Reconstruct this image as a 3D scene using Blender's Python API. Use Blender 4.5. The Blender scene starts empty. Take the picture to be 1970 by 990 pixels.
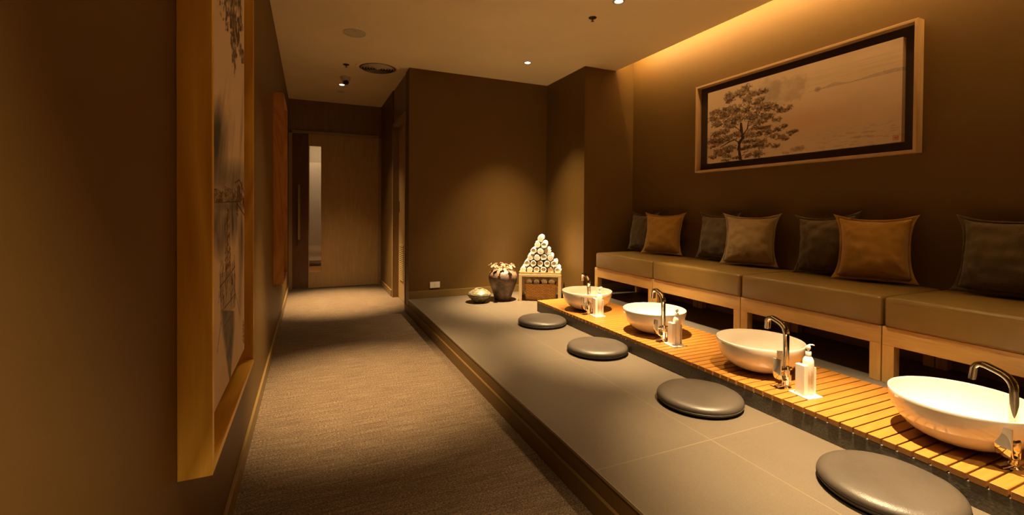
import bpy, bmesh, math, random
import numpy as np
from mathutils import Vector, Matrix, noise
random.seed(7)
C = bpy.context.scene.collection
R = math.radians
PI = math.pi
ZC, ZP = 2.745, 0.168          # ceiling, raised platform
XL, XH, XR = -0.279, 1.009, 3.398   # left wall, hall's right wall / platform edge, right wall
YF, YD, YC = 5.103, 7.266, 4.230    # far wall, door wall, column front

# ------------------------------------------------------------------ camera
cd = bpy.data.cameras.new('camera')
cam = bpy.data.objects.new('camera', cd); C.objects.link(cam)
cd.sensor_width = 36.0; cd.lens = 875.0 * 36 / 1970; cd.clip_start = 0.02
yw, pt, rl = R(23.97), R(-0.739), R(0.401)
f = Vector((math.sin(yw)*math.cos(pt), math.cos(yw)*math.cos(pt), math.sin(pt)))
r0 = Vector((math.cos(yw), -math.sin(yw), 0)); u0 = r0.cross(f)
rr = r0*math.cos(rl) + u0*math.sin(rl); uu = u0*math.cos(rl) - r0*math.sin(rl)
cam.matrix_world = Matrix(((rr.x, uu.x, -f.x, 0), (rr.y, uu.y, -f.y, 0), (rr.z, uu.z, -f.z, 1.168), (0, 0, 0, 1)))
cd.shift_y = -(495 - 415.679) / 1970
bpy.context.scene.camera = cam

# ------------------------------------------------------------------ light & exposure
sc = bpy.context.scene
sc.view_settings.view_transform = 'Standard'; sc.view_settings.look = 'None'
sc.view_settings.gamma = 1.0; sc.view_settings.use_curve_mapping = False
sc.view_settings.exposure = 0.0
w = bpy.data.worlds.new('world'); sc.world = w; w.use_nodes = True
w.node_tree.nodes['Background'].inputs[0].default_value = (1, .6, .25, 1)
w.node_tree.nodes['Background'].inputs[1].default_value = 0.0
WARM = (1.0, 0.70, 0.36)
DOWN_W = 300.0        # downlights over the platform
HALL_W = 170.0        # downlights over the corridor
# (x, y, core power, spill power)
DOWN = [(2.12, 4.387, DOWN_W*6.0, DOWN_W*1.15), (2.12, 2.821, DOWN_W*4.7, DOWN_W*.7), (1.98, 1.17, DOWN_W*4.6, DOWN_W*.6), (2.0, -.32, DOWN_W*1.2, DOWN_W)]
HALL = [(.37, 6.16, HALL_W*9, HALL_W*.7), (.37, 3.12, HALL_W*6.8, HALL_W*.5), (.37, -.1, HALL_W*.6, HALL_W*5.0)]
COVE_W = 92.0

# ------------------------------------------------------------------ helpers
def link(o, parent=None):
    C.objects.link(o)
    if parent: o.parent = parent
    return o
def obj(name, bm, m, parent=None, smooth=False, loc=None, auto=None):
    me = bpy.data.meshes.new(name)
    bmesh.ops.recalc_face_normals(bm, faces=bm.faces[:])
    bm.to_mesh(me); bm.free()
    if m: me.materials.append(m)
    if smooth:
        for p in me.polygons: p.use_smooth = True
    if auto is not None:
        try: me.set_sharp_from_angle(angle=R(auto))
        except Exception: pass
    o = bpy.data.objects.new(name, me)
    if loc: o.location = loc
    return link(o, parent)
def thing(name, label, cat, loc=(0, 0, 0), rz=0, group=None):
    o = bpy.data.objects.new(name, None); o.location = loc; o.rotation_euler = (0, 0, rz)
    o.empty_display_size = .05
    o['label'] = label; o['category'] = cat
    if group: o['group'] = group
    return link(o)
def tag(o, label, cat, group=None):
    o['label'] = label; o['category'] = cat
    if group: o['group'] = group
    return o
def struct(o): o['kind'] = 'structure'; return o
def dup(root, loc=None, rz=None, label=None):
    r = root.copy(); C.objects.link(r)
    if loc is not None: r.location = loc
    if rz is not None: r.rotation_euler = (0, 0, rz)
    if label: r['label'] = label
    for ch in root.children:
        c = ch.copy(); C.objects.link(c); c.parent = r
        for g in ch.children:
            d = g.copy(); C.objects.link(d); d.parent = c
    return r
def box(bm, x0, x1, y0, y1, z0, z1, bev=0, seg=2):
    r = bmesh.ops.create_cube(bm, size=1.0)
    vs = r['verts']
    for v in vs:
        v.co = Vector((x0 + (v.co.x+.5)*(x1-x0), y0 + (v.co.y+.5)*(y1-y0), z0 + (v.co.z+.5)*(z1-z0)))
    if bev:
        es = list({e for v in vs for e in v.link_edges})
        bmesh.ops.bevel(bm, geom=es, offset=bev, segments=seg, profile=.5, affect='EDGES')
    return bm
def bx(*a, **k): return box(bmesh.new(), *a, **k)
def lathe(bm, prof, n=48, cx=0, cy=0, close=False):
    rings = []
    for (r, z) in prof:
        if r < 1e-5: rings.append([bm.verts.new((cx, cy, z))])
        else: rings.append([bm.verts.new((cx + r*math.cos(2*PI*i/n), cy + r*math.sin(2*PI*i/n), z)) for i in range(n)])
    pairs = list(zip(rings[:-1], rings[1:]))
    if close: pairs.append((rings[-1], rings[0]))
    for a, b in pairs:
        for i in range(n):
            j = (i+1) % n
            if len(a) == 1 and len(b) == 1: continue
            if len(a) == 1: bm.faces.new((a[0], b[i], b[j]))
            elif len(b) == 1: bm.faces.new((a[i], b[0], a[j]))
            else: bm.faces.new((a[i], b[i], b[j], a[j]))
    return bm
def sweep(bm, path, prof, side=None):
    """sweep a closed 2-D profile along a path"""
    pts = [Vector(p) for p in path]; n = len(pts); rings = []
    prev = Vector(side) if side else None
    for i, p in enumerate(pts):
        t = (pts[min(i+1, n-1)] - pts[max(i-1, 0)]).normalized()
        if prev is None:
            prev = t.cross(Vector((0, 0, 1)))
            if prev.length < 1e-3: prev = Vector((1, 0, 0))
        s = (prev - t*prev.dot(t)).normalized(); q = t.cross(s); prev = s
        rings.append([bm.verts.new(p + s*a + q*b) for a, b in prof])
    m = len(prof)
    for a, b in zip(rings[:-1], rings[1:]):
        for i in range(m): bm.faces.new((a[i], a[(i+1) % m], b[(i+1) % m], b[i]))
    bm.faces.new(rings[0][::-1]); bm.faces.new(rings[-1])
    return bm
def circ(r, n=10, sx=1, sy=1): return [(r*sx*math.cos(2*PI*i/n), r*sy*math.sin(2*PI*i/n)) for i in range(n)]
def rrect(a, b, c=.003, k=3):
    o = []
    for (sx, sy, a0) in ((1, 1, 0), (-1, 1, 90), (-1, -1, 180), (1, -1, 270)):
        for i in range(k):
            t = R(a0 + 90*i/(k-1)); o.append((sx*(a-c) + c*math.cos(t), sy*(b-c) + c*math.sin(t)))
    return o
def rbend(pts, rad, k=7):
    """round the corners of a polyline"""
    P = [Vector(p) for p in pts]; o = [P[0]]
    for i in range(1, len(P)-1):
        a = (P[i-1]-P[i]); b = (P[i+1]-P[i]); d = min(rad, a.length*.49, b.length*.49)
        A = P[i] + a.normalized()*d; B = P[i] + b.normalized()*d
        if a.length > d+.004: o.append(A + a.normalized()*.002)
        for j in range(k+1):
            t = j/k; o.append(A*(1-t)**2 + P[i]*2*t*(1-t) + B*t*t)
        if b.length > d+.004: o.append(B + b.normalized()*.002)
    o.append(P[-1]); return o

# ------------------------------------------------------------------ materials
class N:
    def __init__(s, name, rough=.5, metal=0, spec=.5, color=(.5, .5, .5)):
        s.m = bpy.data.materials.new(name); s.m.use_nodes = True; s.t = s.m.node_tree
        s.b = s.t.nodes['Principled BSDF']
        s.b.inputs['Roughness'].default_value = rough; s.b.inputs['Metallic'].default_value = metal
        s.b.inputs['Specular IOR Level'].default_value = spec
        s.b.inputs['Base Color'].default_value = (*color, 1)
        s.tc = s.t.nodes.new('ShaderNodeTexCoord')
    def new(s, k, **kw):
        n = s.t.nodes.new(k)
        for a, v in kw.items(): setattr(n, a, v)
        return n
    def ln(s, a, b): s.t.links.new(a, b)
    def co(s, scale=(1, 1, 1), src='Object', rot=(0, 0, 0)):
        mp = s.new('ShaderNodeMapping'); mp.inputs['Scale'].default_value = scale; mp.inputs['Rotation'].default_value = rot
        s.ln(s.tc.outputs[src], mp.inputs[0]); return mp.outputs[0]
    def noise(s, sc_, vec=None, detail=4, rough=.55, dist=0):
        n = s.new('ShaderNodeTexNoise'); n.inputs['Scale'].default_value = sc_; n.inputs['Detail'].default_value = detail
        n.inputs['Roughness'].default_value = rough; n.inputs['Distortion'].default_value = dist
        s.ln(vec if vec else s.tc.outputs['Object'], n.inputs['Vector']); return n.outputs['Fac']
    def ramp(s, fac, stops):
        r = s.new('ShaderNodeValToRGB'); e = r.color_ramp.elements
        while len(e) > 1: e.remove(e[-1])
        e[0].position = stops[0][0]; e[0].color = (*stops[0][1], 1)
        for p, c in stops[1:]: x = e.new(p); x.color = (*c, 1)
        s.ln(fac, r.inputs[0]); return r.outputs[0]
    def mix(s, fac, a, b, mode='MIX'):
        n = s.new('ShaderNodeMix', data_type='RGBA', blend_type=mode)
        for i, v in ((0, fac), (6, a), (7, b)):
            if isinstance(v, (int, float)): n.inputs[i].default_value = v
            elif isinstance(v, tuple): n.inputs[i].default_value = (*v, 1)
            else: s.ln(v, n.inputs[i])
        return n.outputs[2]
    def math(s, op, a, b=0.0):
        n = s.new('ShaderNodeMath', operation=op)
        for i, v in ((0, a), (1, b)):
            if isinstance(v, (int, float)): n.inputs[i].default_value = v
            else: s.ln(v, n.inputs[i])
        return n.outputs[0]
    def col(s, c): s.ln(c, s.b.inputs['Base Color'])
    def bump(s, h, st=.3, d=.002):
        n = s.new('ShaderNodeBump'); n.inputs['Strength'].default_value = st; n.inputs['Distance'].default_value = d
        s.ln(h, n.inputs['Height']); s.ln(n.outputs[0], s.b.inputs['Normal'])
def plain(name, color, rough=.5, metal=0, spec=.5, var=.06, scale=30, bump=0, coat=0):
    n = N(name, rough, metal, spec, color)
    f_ = n.noise(scale, detail=3)
    n.col(n.ramp(f_, [(.3, tuple(c*(1-var) for c in color)), (.7, tuple(min(1, c*(1+var)) for c in color))]))
    if bump: n.bump(n.noise(scale*6, detail=3), .3, bump)
    if coat: n.b.inputs['Coat Weight'].default_value = coat; n.b.inputs['Coat Roughness'].default_value = .05
    return n.m
def wood(name, dark, light, axis='y', rough=.4, ring=6.0, fine=1.0, rings=.5, spec=.45):
    n = N(name, rough, 0, spec)
    s = {'x': (.06, 1, 1), 'y': (1, .06, 1), 'z': (1, 1, .06)}[axis]
    v = n.co(s)
    g = n.noise(90*fine, v, 3, .6)
    v2 = n.co({'x': (.22, 1, 1), 'y': (1, .22, 1), 'z': (1, 1, .22)}[axis])
    big = n.noise(ring, v2, 2, .45, .4)
    wv = n.math('FRACT', n.math('MULTIPLY', big, 9.0))
    wv = n.math('ABSOLUTE', n.math('SUBTRACT', wv, .5))
    fac = n.math('ADD', n.math('MULTIPLY', g, 1-rings), n.math('MULTIPLY', wv, rings*1.6))
    n.col(n.ramp(fac, [(.1, dark), (.75, light)]))
    n.bump(g, .15, .001)
    return n.m
def fabric(name, a, b, scale=420):
    n = N(name, .85, 0, .2)
    w1 = n.new('ShaderNodeTexWave', bands_direction='X'); w1.inputs['Scale'].default_value = scale/6.2; w1.inputs['Distortion'].default_value = 2.2; w1.inputs['Detail'].default_value = 2; w1.inputs['Detail Scale'].default_value = 3
    w2 = n.new('ShaderNodeTexWave', bands_direction='Z'); w2.inputs['Scale'].default_value = scale/6.2; w2.inputs['Distortion'].default_value = 2.2; w2.inputs['Detail'].default_value = 2; w2.inputs['Detail Scale'].default_value = 3
    n.ln(n.tc.outputs['Object'], w1.inputs[0]); n.ln(n.tc.outputs['Object'], w2.inputs[0])
    wv = n.math('MULTIPLY', n.math('ADD', w1.outputs['Fac'], w2.outputs['Fac']), .5)
    g = n.noise(60, n.co((1, 1, 6)), 3)
    fac = n.math('ADD', n.math('MULTIPLY', wv, .55), n.math('MULTIPLY', g, .5))
    n.col(n.ramp(fac, [(.25, a), (.8, b)])); n.bump(wv, .4, .0015)
    n.b.inputs['Sheen Weight'].default_value = .2
    return n.m

def wall_mat(name, c, rough=.5, spec=.2):
    n = N(name, rough, 0, spec)
    a = n.noise(1.4, detail=2); b = n.noise(260, detail=2)
    n.col(n.ramp(a, [(.3, tuple(x*.95 for x in c)), (.7, tuple(x*1.05 for x in c))]))
    n.bump(b, .12, .001); return n.m
M = {}
M['wall'] = wall_mat('satin brown wall paint', (.132, .074, .020))
M['ceiling'] = wall_mat('matt ceiling paint', (.84, .70, .45), .5, .3)
M['cove'] = wall_mat('white cove paint', (.7, .66, .58), .8, .1)
M['oak'] = wood('pale oak', (.40, .24, .075), (.56, .36, .125), 'y', .38, 4, 1.2, .25)
M['oak_z'] = wood('pale oak upright', (.40, .24, .075), (.56, .36, .125), 'z', .38, 4, 1.2, .25)
M['frame_z'] = wood('honey ash upright grain', (.62, .32, .03), (1.0, .64, .11), 'z', .35, 3.2, .8, .62)
M['frame_y'] = wood('honey ash', (.74, .42, .04), (1.0, .66, .11), 'y', .35, 3.0, .8, .5)
M['frame_s'] = wood('pale picture moulding', (.52, .36, .19), (.66, .47, .26), 'y', .35, 4, 1, .2)
M['door'] = wood('light ribbed veneer', (.34, .215, .09), (.50, .335, .15), 'z', .38, 2.2, 1.1, .15)
M['door_dark'] = wood('walnut veneer', (.085, .036, .016), (.15, .07, .03), 'z', .35, 2.2, 1.1, .2)
M['header'] = wood('mid brown veneer', (.16, .085, .04), (.25, .14, .07), 'z', .4, 2.2, 1.1, .2)
M['jamb'] = plain('painted timber trim', (.30, .20, .10), .4, var=.04)
M['teak'] = wood('oiled teak slats', (.25, .10, .017), (.37, .17, .033), 'x', .33, 5, 1.0, .22)
M['baseboard'] = plain('painted skirting', (.185, .115, .034), .4, var=.03)
# carpet
n = N('flecked brown carpet', .95, 0, .1)
a = n.noise(420, n.co((1, 1.2, 1)), 2, .7); b = n.noise(150, n.co((.7, 1.5, 1)), 3, .7); c = n.noise(2.2, detail=2)
st = n.noise(1, n.co((5, 70, 1)), 3, .6)
fac = n.math('ADD', n.math('ADD', n.math('MULTIPLY', a, .52), n.math('MULTIPLY', b, .40)), n.math('MULTIPLY', st, .13))
n.col(n.mix(.15, n.ramp(fac, [(.42, (.020, .011, .006)), (.53, (.105, .068, .042)), (.64, (.45, .34, .21))]), n.ramp(c, [(.3, (.12, .078, .048)), (.7, (.16, .105, .066))])))
n.bump(fac, 1.0, .006); M['carpet'] = n.m
# platform tile
n = N('honed taupe porcelain tile', .40, 0, .45)
br = n.new('ShaderNodeTexBrick'); br.offset = 0; br.inputs['Scale'].default_value = 1
br.inputs['Brick Width'].default_value = .6; br.inputs['Row Height'].default_value = 1.2; br.inputs['Mortar Size'].default_value = .0011
br.inputs['Mortar Smooth'].default_value = 0; br.inputs['Color1'].default_value = (.5, .5, .5, 1); br.inputs['Color2'].default_value = (.5, .5, .5, 1); br.inputs['Mortar'].default_value = (1, 1, 1, 1)
mp = n.new('ShaderNodeMapping'); mp.inputs['Location'].default_value = (-1.61+1.8, -1.457+2.4, 0); n.ln(n.tc.outputs['Object'], mp.inputs[0]); n.ln(mp.outputs[0], br.inputs['Vector'])
fine = n.noise(520, detail=2); big = n.noise(3.0, detail=4)
c1 = n.ramp(fine, [(.3, (.065, .051, .036)), (.7, (.145, .116, .083))])
c1 = n.mix(.4, c1, n.ramp(big, [(.3, (.088, .069, .049)), (.7, (.118, .093, .066))]))
n.col(n.mix(br.outputs['Fac'], c1, (.22, .17, .10))); n.bump(fine, .15, .001); M['tile'] = n.m
# plinth stone
n = N('dark grey granite', .5, 0, .4)
n.col(n.ramp(n.noise(160, n.co((1, .5, 1)), 5, .7), [(.3, (.055, .048, .038)), (.7, (.16, .138, .108))])); n.bump(n.noise(120, detail=4), .35, .002); M['stone'] = n.m
n = N('grey stone floor strip', .5, 0, .4)
n.col(n.ramp(n.noise(300, detail=3, rough=.7), [(.3, (.075, .064, .052)), (.7, (.17, .148, .122))])); M['strip'] = n.m
# leathers
def leather(name, a, b, rough):
    n = N(name, rough, 0, .5)
    vo = n.new('ShaderNodeTexVoronoi'); vo.inputs['Scale'].default_value = 420; n.ln(n.tc.outputs['Object'], vo.inputs['Vector'])
    wr = n.noise(7, n.co((1, 1, 1)), 3, .5, .8)
    n.col(n.ramp(n.noise(5, detail=3), [(.3, a), (.7, b)]))
    h = n.math('ADD', n.math('MULTIPLY', vo.outputs['Distance'], .25), n.math('MULTIPLY', wr, 1.4))
    n.bump(h, .35, .004); return n.m
M['zabuton'] = leather('charcoal brown leatherette', (.050, .040, .031), (.066, .053, .041), .40)
M['seat'] = leather('olive brown leatherette', (.155, .091, .019), (.185, .112, .025), .42)
M['stitch'] = plain('tan stitching', (.26, .19, .10), .6)
M['dark_piping'] = plain('dark piping', (.05, .04, .032), .45)
M['charcoal_fab'] = fabric('charcoal woven fabric', (.06, .041, .018), (.145, .10, .045))
M['orange_fab'] = fabric('burnt orange woven fabric', (.29, .145, .022), (.44, .25, .048))
M['taupe_fab'] = fabric('taupe woven fabric', (.19, .122, .045), (.36, .24, .095))
M['basin'] = plain('glossy white ceramic', (.80, .74, .64), .03, spec=.8, var=.01, coat=1)
M['chrome'] = plain('polished chrome', (.80, .78, .75), .04, 1, var=.01)
M['dark_metal'] = plain('bronze metal', (.05, .035, .022), .35, .8)
M['white_gloss'] = plain('satin white plastic', (.82, .78, .70), .25, var=.01)
M['bottle'] = plain('white bottle plastic', (.80, .76, .68), .18, var=.01)
M['print'] = plain('grey print', (.25, .22, .2), .6)
M['towel'] = plain('white terry cloth', (.90, .86, .78), .95, spec=.1, var=.05, scale=60, bump=.0012)
M['brass'] = plain('brushed gold metal', (.78, .58, .30), .3, .75, var=.04)
M['tabletop'] = plain('cream gold lacquer', (.72, .55, .32), .3, .15, var=.03)
M['black'] = plain('black plastic', (.012, .010, .009), .3)
M['slot'] = plain('dark slot', (.01, .009, .008), .8)
M['off_white'] = plain('off white plastic', (.5, .44, .36), .45)
M['grille'] = plain('painted grille', (.55, .47, .36), .6)
M['backing'] = plain('dark brown backing board', (.035, .018, .012), .6)
M['pale_room'] = wall_mat('pale panel beyond door', (.55, .48, .40), .7, .2)
M['floor_wood'] = wood('orange timber floor', (.35, .15, .045), (.52, .25, .08), 'x', .35)
# wicker
n = N('woven rattan', .45, 0, .4)
sx_ = n.new('ShaderNodeSeparateXYZ'); n.ln(n.tc.outputs['Object'], sx_.inputs[0])
cb = n.new('ShaderNodeCombineXYZ'); n.ln(n.math('ADD', sx_.outputs[0], sx_.outputs[1]), cb.inputs[0]); n.ln(sx_.outputs[2], cb.inputs[1])
br = n.new('ShaderNodeTexBrick'); n.ln(cb.outputs[0], br.inputs['Vector']); br.inputs['Scale'].default_value = 1; br.inputs['Brick Width'].default_value = .036; br.inputs['Row Height'].default_value = .0145; br.inputs['Mortar Size'].default_value = .0018; br.inputs['Mortar Smooth'].default_value = .6
br.inputs['Color1'].default_value = (.85, .46, .12, 1); br.inputs['Color2'].default_value = (.68, .33, .08, 1); br.inputs['Mortar'].default_value = (.10, .04, .01, 1)
n.col(br.outputs['Color']); n.bump(n.math('SUBTRACT', 1.0, br.outputs['Fac']), .8, .004); M['wicker'] = n.m
# raku vase
n = N('smoked raku clay', .42, 0, .5)
a = n.noise(7, detail=6, rough=.65, dist=.6); b = n.noise(16, n.co((1, 1, 1.3)), 5, .7)
g = n.ramp(a, [(.36, (.016, .016, .018)), (.46, (.09, .076, .068)), (.53, (.25, .12, .065)), (.6, (.15, .125, .105)), (.72, (.32, .25, .20))])
n.col(n.mix(.4, g, n.ramp(b, [(.35, (.02, .018, .018)), (.5, (.12, .075, .05)), (.7, (.24, .17, .125))]))); n.bump(b, .5, .006); M['raku'] = n.m
n = N('olive glazed stoneware', .22, 0, .5)
a = n.noise(26, n.co((1, 1, 3)), 5, .7, .5)
n.col(n.ramp(a, [(.3, (.035, .030, .017)), (.5, (.14, .122, .07)), (.68, (.31, .275, .17))])); n.bump(a, .7, .006); M['glaze'] = n.m
M['blossom'] = plain('pale clay blossom', (.30, .20, .13), .5, var=.25, scale=40)
M['rimclay'] = plain('terracotta rim', (.42, .14, .05), .45, var=.2)
def emis(name, c, s):
    m = bpy.data.materials.new(name); m.use_nodes = True; t = m.node_tree
    t.nodes.remove(t.nodes['Principled BSDF']); e = t.nodes.new('ShaderNodeEmission')
    e.inputs[0].default_value = (*c, 1); e.inputs[1].default_value = s
    t.links.new(e.outputs[0], t.nodes['Material Output'].inputs[0]); return m
M['lamp'] = emis('lit downlight lens', (1, .78, .5), 14)
m = bpy.data.materials.new('door glass'); m.use_nodes = True; t = m.node_tree
t.nodes.remove(t.nodes['Principled BSDF'])
tr = t.nodes.new('ShaderNodeBsdfTransparent'); gl = t.nodes.new('ShaderNodeBsdfGlossy'); gl.inputs['Roughness'].default_value = .02
mx = t.nodes.new('ShaderNodeMixShader'); mx.inputs[0].default_value = .06; tr.inputs[0].default_value = (.93, .92, .9, 1)
t.links.new(tr.outputs[0], mx.inputs[1]); t.links.new(gl.outputs[0], mx.inputs[2]); t.links.new(mx.outputs[0], t.nodes['Material Output'].inputs[0])
M['glass'] = m
def paint_mat(name):
    n = N(name, .75, 0, .2); a = n.new('ShaderNodeVertexColor'); a.layer_name = 'paint'
    n.col(n.mix(1.0, a.outputs[0], n.ramp(n.noise(700, detail=2), [(.3, (.86, .86, .86)), (.7, (1, 1, 1))]), 'MULTIPLY')); return n.m

# ------------------------------------------------------------------ structure
YB = -1.6   # wall behind the camera
def S(name, m, *boxes, **k):
    bm = bmesh.new()
    for b in boxes: box(bm, *b, **k)
    return struct(obj(name, bm, m))
S('floor', M['carpet'], (XL-.1, 3.6, YB, YD+.1, -.1, 0))
S('wall_left', M['wall'], (XL-.1, XL, YB, YD+.1, 0, ZC))
S('wall_behind', M['wall'], (XL-.1, 3.6, YB-.1, YB, 0, 3.1))
S('wall_right', M['wall'], (XR, XR+.1, YB, YC, 0, 3.1))
S('wall_far', M['wall'], (XH, 2.742, YF, YF+.1, 0, ZC))
S('wall_column', M['wall'], (2.742, XR+.1, YC, YF+.1, 0, 3.1))
S('ceiling', M['ceiling'], (XL-.1, 3.150, YB, YC, ZC, ZC+.02), (XL-.1, 2.75, YC, YF, ZC, ZC+.02), (XL-.1, XH+.2, YF, YD+.1, ZC, ZC+.02))
S('ceiling_cove', M['cove'], (2.9, XR+.1, YB, YC, 3.02, 3.05), (3.02, 3.04, YB, YC, ZC+.02, 3.02))
# raised platform with its stepped riser
S('floor_platform', M['tile'], (XH, XR, YB, YF, ZP-.012, ZP))
S('trim_1', M['wall'], (XH+.003, XH+.1, YB, YF, 0, ZP-.012))
S('trim_2', M['wall'], (XH-.012, XH+.003, YB, YF+.16, 0, .086), bev=.002)
# baseboards
S('baseboard_left', M['baseboard'], (XL, XL+.013, YB, YD-.02, 0, .087), bev=.002)
S('baseboard_far', M['baseboard'], (XH, 2.742, YF-.013, YF, ZP, ZP+.082), bev=.002)
S('baseboard_column', M['baseboard'], (2.729, 2.742, YC, YF-.013, ZP, ZP+.082), (2.729, XR, YC-.013, YC, .268, .35), bev=.002)
S('baseboard_hall', M['baseboard'], (XH-.013, XH, 6.225, YD-.02, 0, .087), bev=.002)
S('baseboard_right', M['baseboard'], (XR-.013, XR, YB, YC-.013, .268, .35), bev=.002)
# stone plinth under the deck and benches
S('trim_3', M['stone'], (2.0695, 2.704, YB, 4.024, ZP, .250), bev=.002)
S('floor_plinth', M['strip'], (2.704, XR, YB, YC, ZP, .268), bev=.0015)
# hall right wall with door recess y 5.30..6.18
S('wall_hall', M['wall'], (XH, XH+.2, YF+.1, 5.30, 0, ZC), (XH, XH+.2, 6.19, YD+.1, 0, ZC))
S('trim_4', M['header'], (XH+.012, XH+.2, 5.30, 6.19, 2.285, ZC))
S('trim_5', M['jamb'], (XH-.006, XH+.09, 6.155, 6.20, 0, 2.285), (XH-.006, XH+.09, 5.29, 5.325, 0, 2.285), (XH-.006, XH+.09, 5.325, 6.155, 2.26, 2.30), bev=.002)
d = struct(obj('door_2', bx(1.085, 1.125, 5.325, 6.155, .006, 2.26, bev=.002), M['door']))
bm = bmesh.new(); box(bm, 1.079, 1.0852, 5.80, 6.05, .245, .262); box(bm, 1.079, 1.0852, 5.80, 6.05, .700, .716); box(bm, 1.079, 1.0852, 6.035, 6.05, .262, .700); box(bm, 1.079, 1.0852, 5.80, 5.815, .262, .700)
k = 18
for i in range(k):
    z = .268 + i*(.428/(k-1))
    r = bmesh.ops.create_cube(bm, size=1)
    for v in r['verts']:
        q = Vector((v.co.x*.004, v.co.y*.22, v.co.z*.021)); a = R(38)
        v.co = Vector((1.080 + q.x*math.cos(a) + q.z*math.sin(a)*.35, 5.925+q.y, z + q.z*math.cos(a)*.8))
obj('louvre', bm, M['door'], d)
bm = bx(1.081, 1.0855, 6.10, 6.135, 1.13, 1.28, bev=.003); h = obj('flush_pull', bm, M['black'], d)
# door wall
S('wall_door', M['header'], (XL-.1, XH+.1, YD, YD+.09, 2.2625, ZC), (XL-.1, -.245, YD, YD+.09, 0, 2.29), (.985, XH+.1, YD, YD+.09, 0, 2.29))
S('trim_6', M['jamb'], (XL, -.233, YD-.012, YD+.012, 0, 2.262), (.967, XH, YD-.012, YD+.012, 0, 2.262), (-.233, .967, YD-.02, YD+.012, 2.262, 2.30), bev=.002)
bm = bmesh.new()
box(bm, -.018, -.006, YD+.02, YD+.06, .012, 2.262)
box(bm, .152, .985, YD+.02, YD+.06, .012, 2.262); box(bm, -.006, .152, YD+.02, YD+.06, .012, .245); box(bm, -.006, .152, YD+.02, YD+.06, 2.09, 2.262)
d = struct(obj('door_1', bm, M['door']))
obj('stile', bx(-.245, -.018, YD+.016, YD+.06, .012, 2.262, bev=.002), M['door_dark'], d)['label'] = 'dark walnut stile'
obj('glass', bx(-.006, .152, YD+.038, YD+.042, .245, 2.09), M['glass'], d)
bm = bmesh.new(); box(bm, -.158, -.128, YD-.045, YD-.030, .725, 1.52, bev=.003); box(bm, -.150, -.136, YD-.031, YD+.017, .80, .82); box(bm, -.150, -.136, YD-.031, YD+.017, 1.42, 1.44)
obj('pull_handle', bm, M['jamb'], d)
# small lit room beyond the sliding door
S('floor_beyond', M['floor_wood'], (-.9, 1.4, YD+.1, 9.3, -.1, 0), (-.8, 1.3, 7.85, 8.90, 0, .158))
S('wall_beyond', M['pale_room'], (-.9, 1.4, 8.75, 8.85, .26, 1.985), (-.16, -.03, 8.95, 9.0, 1.9, 2.75), (-.9, -.8, YD+.1, 9.3, 0, 2.75), (1.3, 1.4, YD+.1, 9.3, 0, 2.75), (-.9, 1.4, 9.3, 9.4, 0, 2.75))
S('trim_7', M['pale_room'], (-.8, 1.3, 8.90, 8.94, .158, .34), (-.8, 1.3, 8.86, 8.90, .205, .217), (-.06, -.03, 8.80, 8.90, .158, .26))
S('ceiling_beyond', M['pale_room'], (-.9, 1.4, YD+.1, 9.4, 2.75, 2.8))
l = bpy.data.lights.new('room_beyond_lamp', 'AREA'); l.energy = 20; l.size = .5; l.color = (1, .72, .42)
o = bpy.data.objects.new('room_beyond_lamp', l); o.location = (.1, 8.35, 2.7); link(o)

# ------------------------------------------------------------------ cove strip light
l = bpy.data.lights.new('cove_strip', 'AREA'); l.shape = 'RECTANGLE'; l.size = YC-YB-.05; l.size_y = .03; l.energy = COVE_W; l.color = (1, .62, .24)
o = bpy.data.objects.new('cove_strip', l); o.location = (3.115, (YC+YB)/2, 2.93)
o.rotation_euler = (R(90), 0, R(90)); link(o)
o.rotation_euler = Matrix(((0, 0, -1), (1, 0, 0), (0, -1, 0))).to_euler()   # local -Z looks along +X, local X along Y

# ------------------------------------------------------------------ downlights
def downlight(x, y, core, spill, label, cc=44):
    t = thing('downlight', label, 'ceiling light', (x, y, ZC), 0, 'recessed downlights')
    bm = bmesh.new(); lathe(bm, [(.030, -.0005), (.046, -.0005), (.046, -.004), (.043, -.0055), (.032, -.005), (.030, -.002)], 32, close=True)
    obj('trim_ring', bm, M['off_white'], t, smooth=True, auto=40)
    bm = bmesh.new(); lathe(bm, [(0, -.012), (.012, -.011), (.021, -.007), (.0285, -.001), (0, -.001)], 24)
    o = obj('lens', bm, M['lamp'], t, smooth=True); o.visible_shadow = True
    for p_, cone in ((core, cc), (spill, 76)):
        l = bpy.data.lights.new('downlight_lamp', 'SPOT'); l.energy = p_; l.spot_size = R(cone); l.spot_blend = 1; l.shadow_soft_size = .022; l.color = WARM
        lo = bpy.data.objects.new('downlight_lamp', l); lo.location = (0, 0, -.04); link(lo, t)
for (a, lb) in zip(DOWN, ('lit recessed downlight nearest the towel pyramid corner', 'lit recessed downlight at the top edge of the photo above the second basin', 'recessed downlight above the nearest basin', 'recessed downlight behind the nearest basin')):
    downlight(*a, lb)
for (a, lb) in zip(HALL, ('small lit downlight in the corridor just beyond the dome camera', 'recessed corridor downlight above the bright carpet pool', 'recessed corridor downlight above the photographer')):
    downlight(*a, lb, 46)

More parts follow.
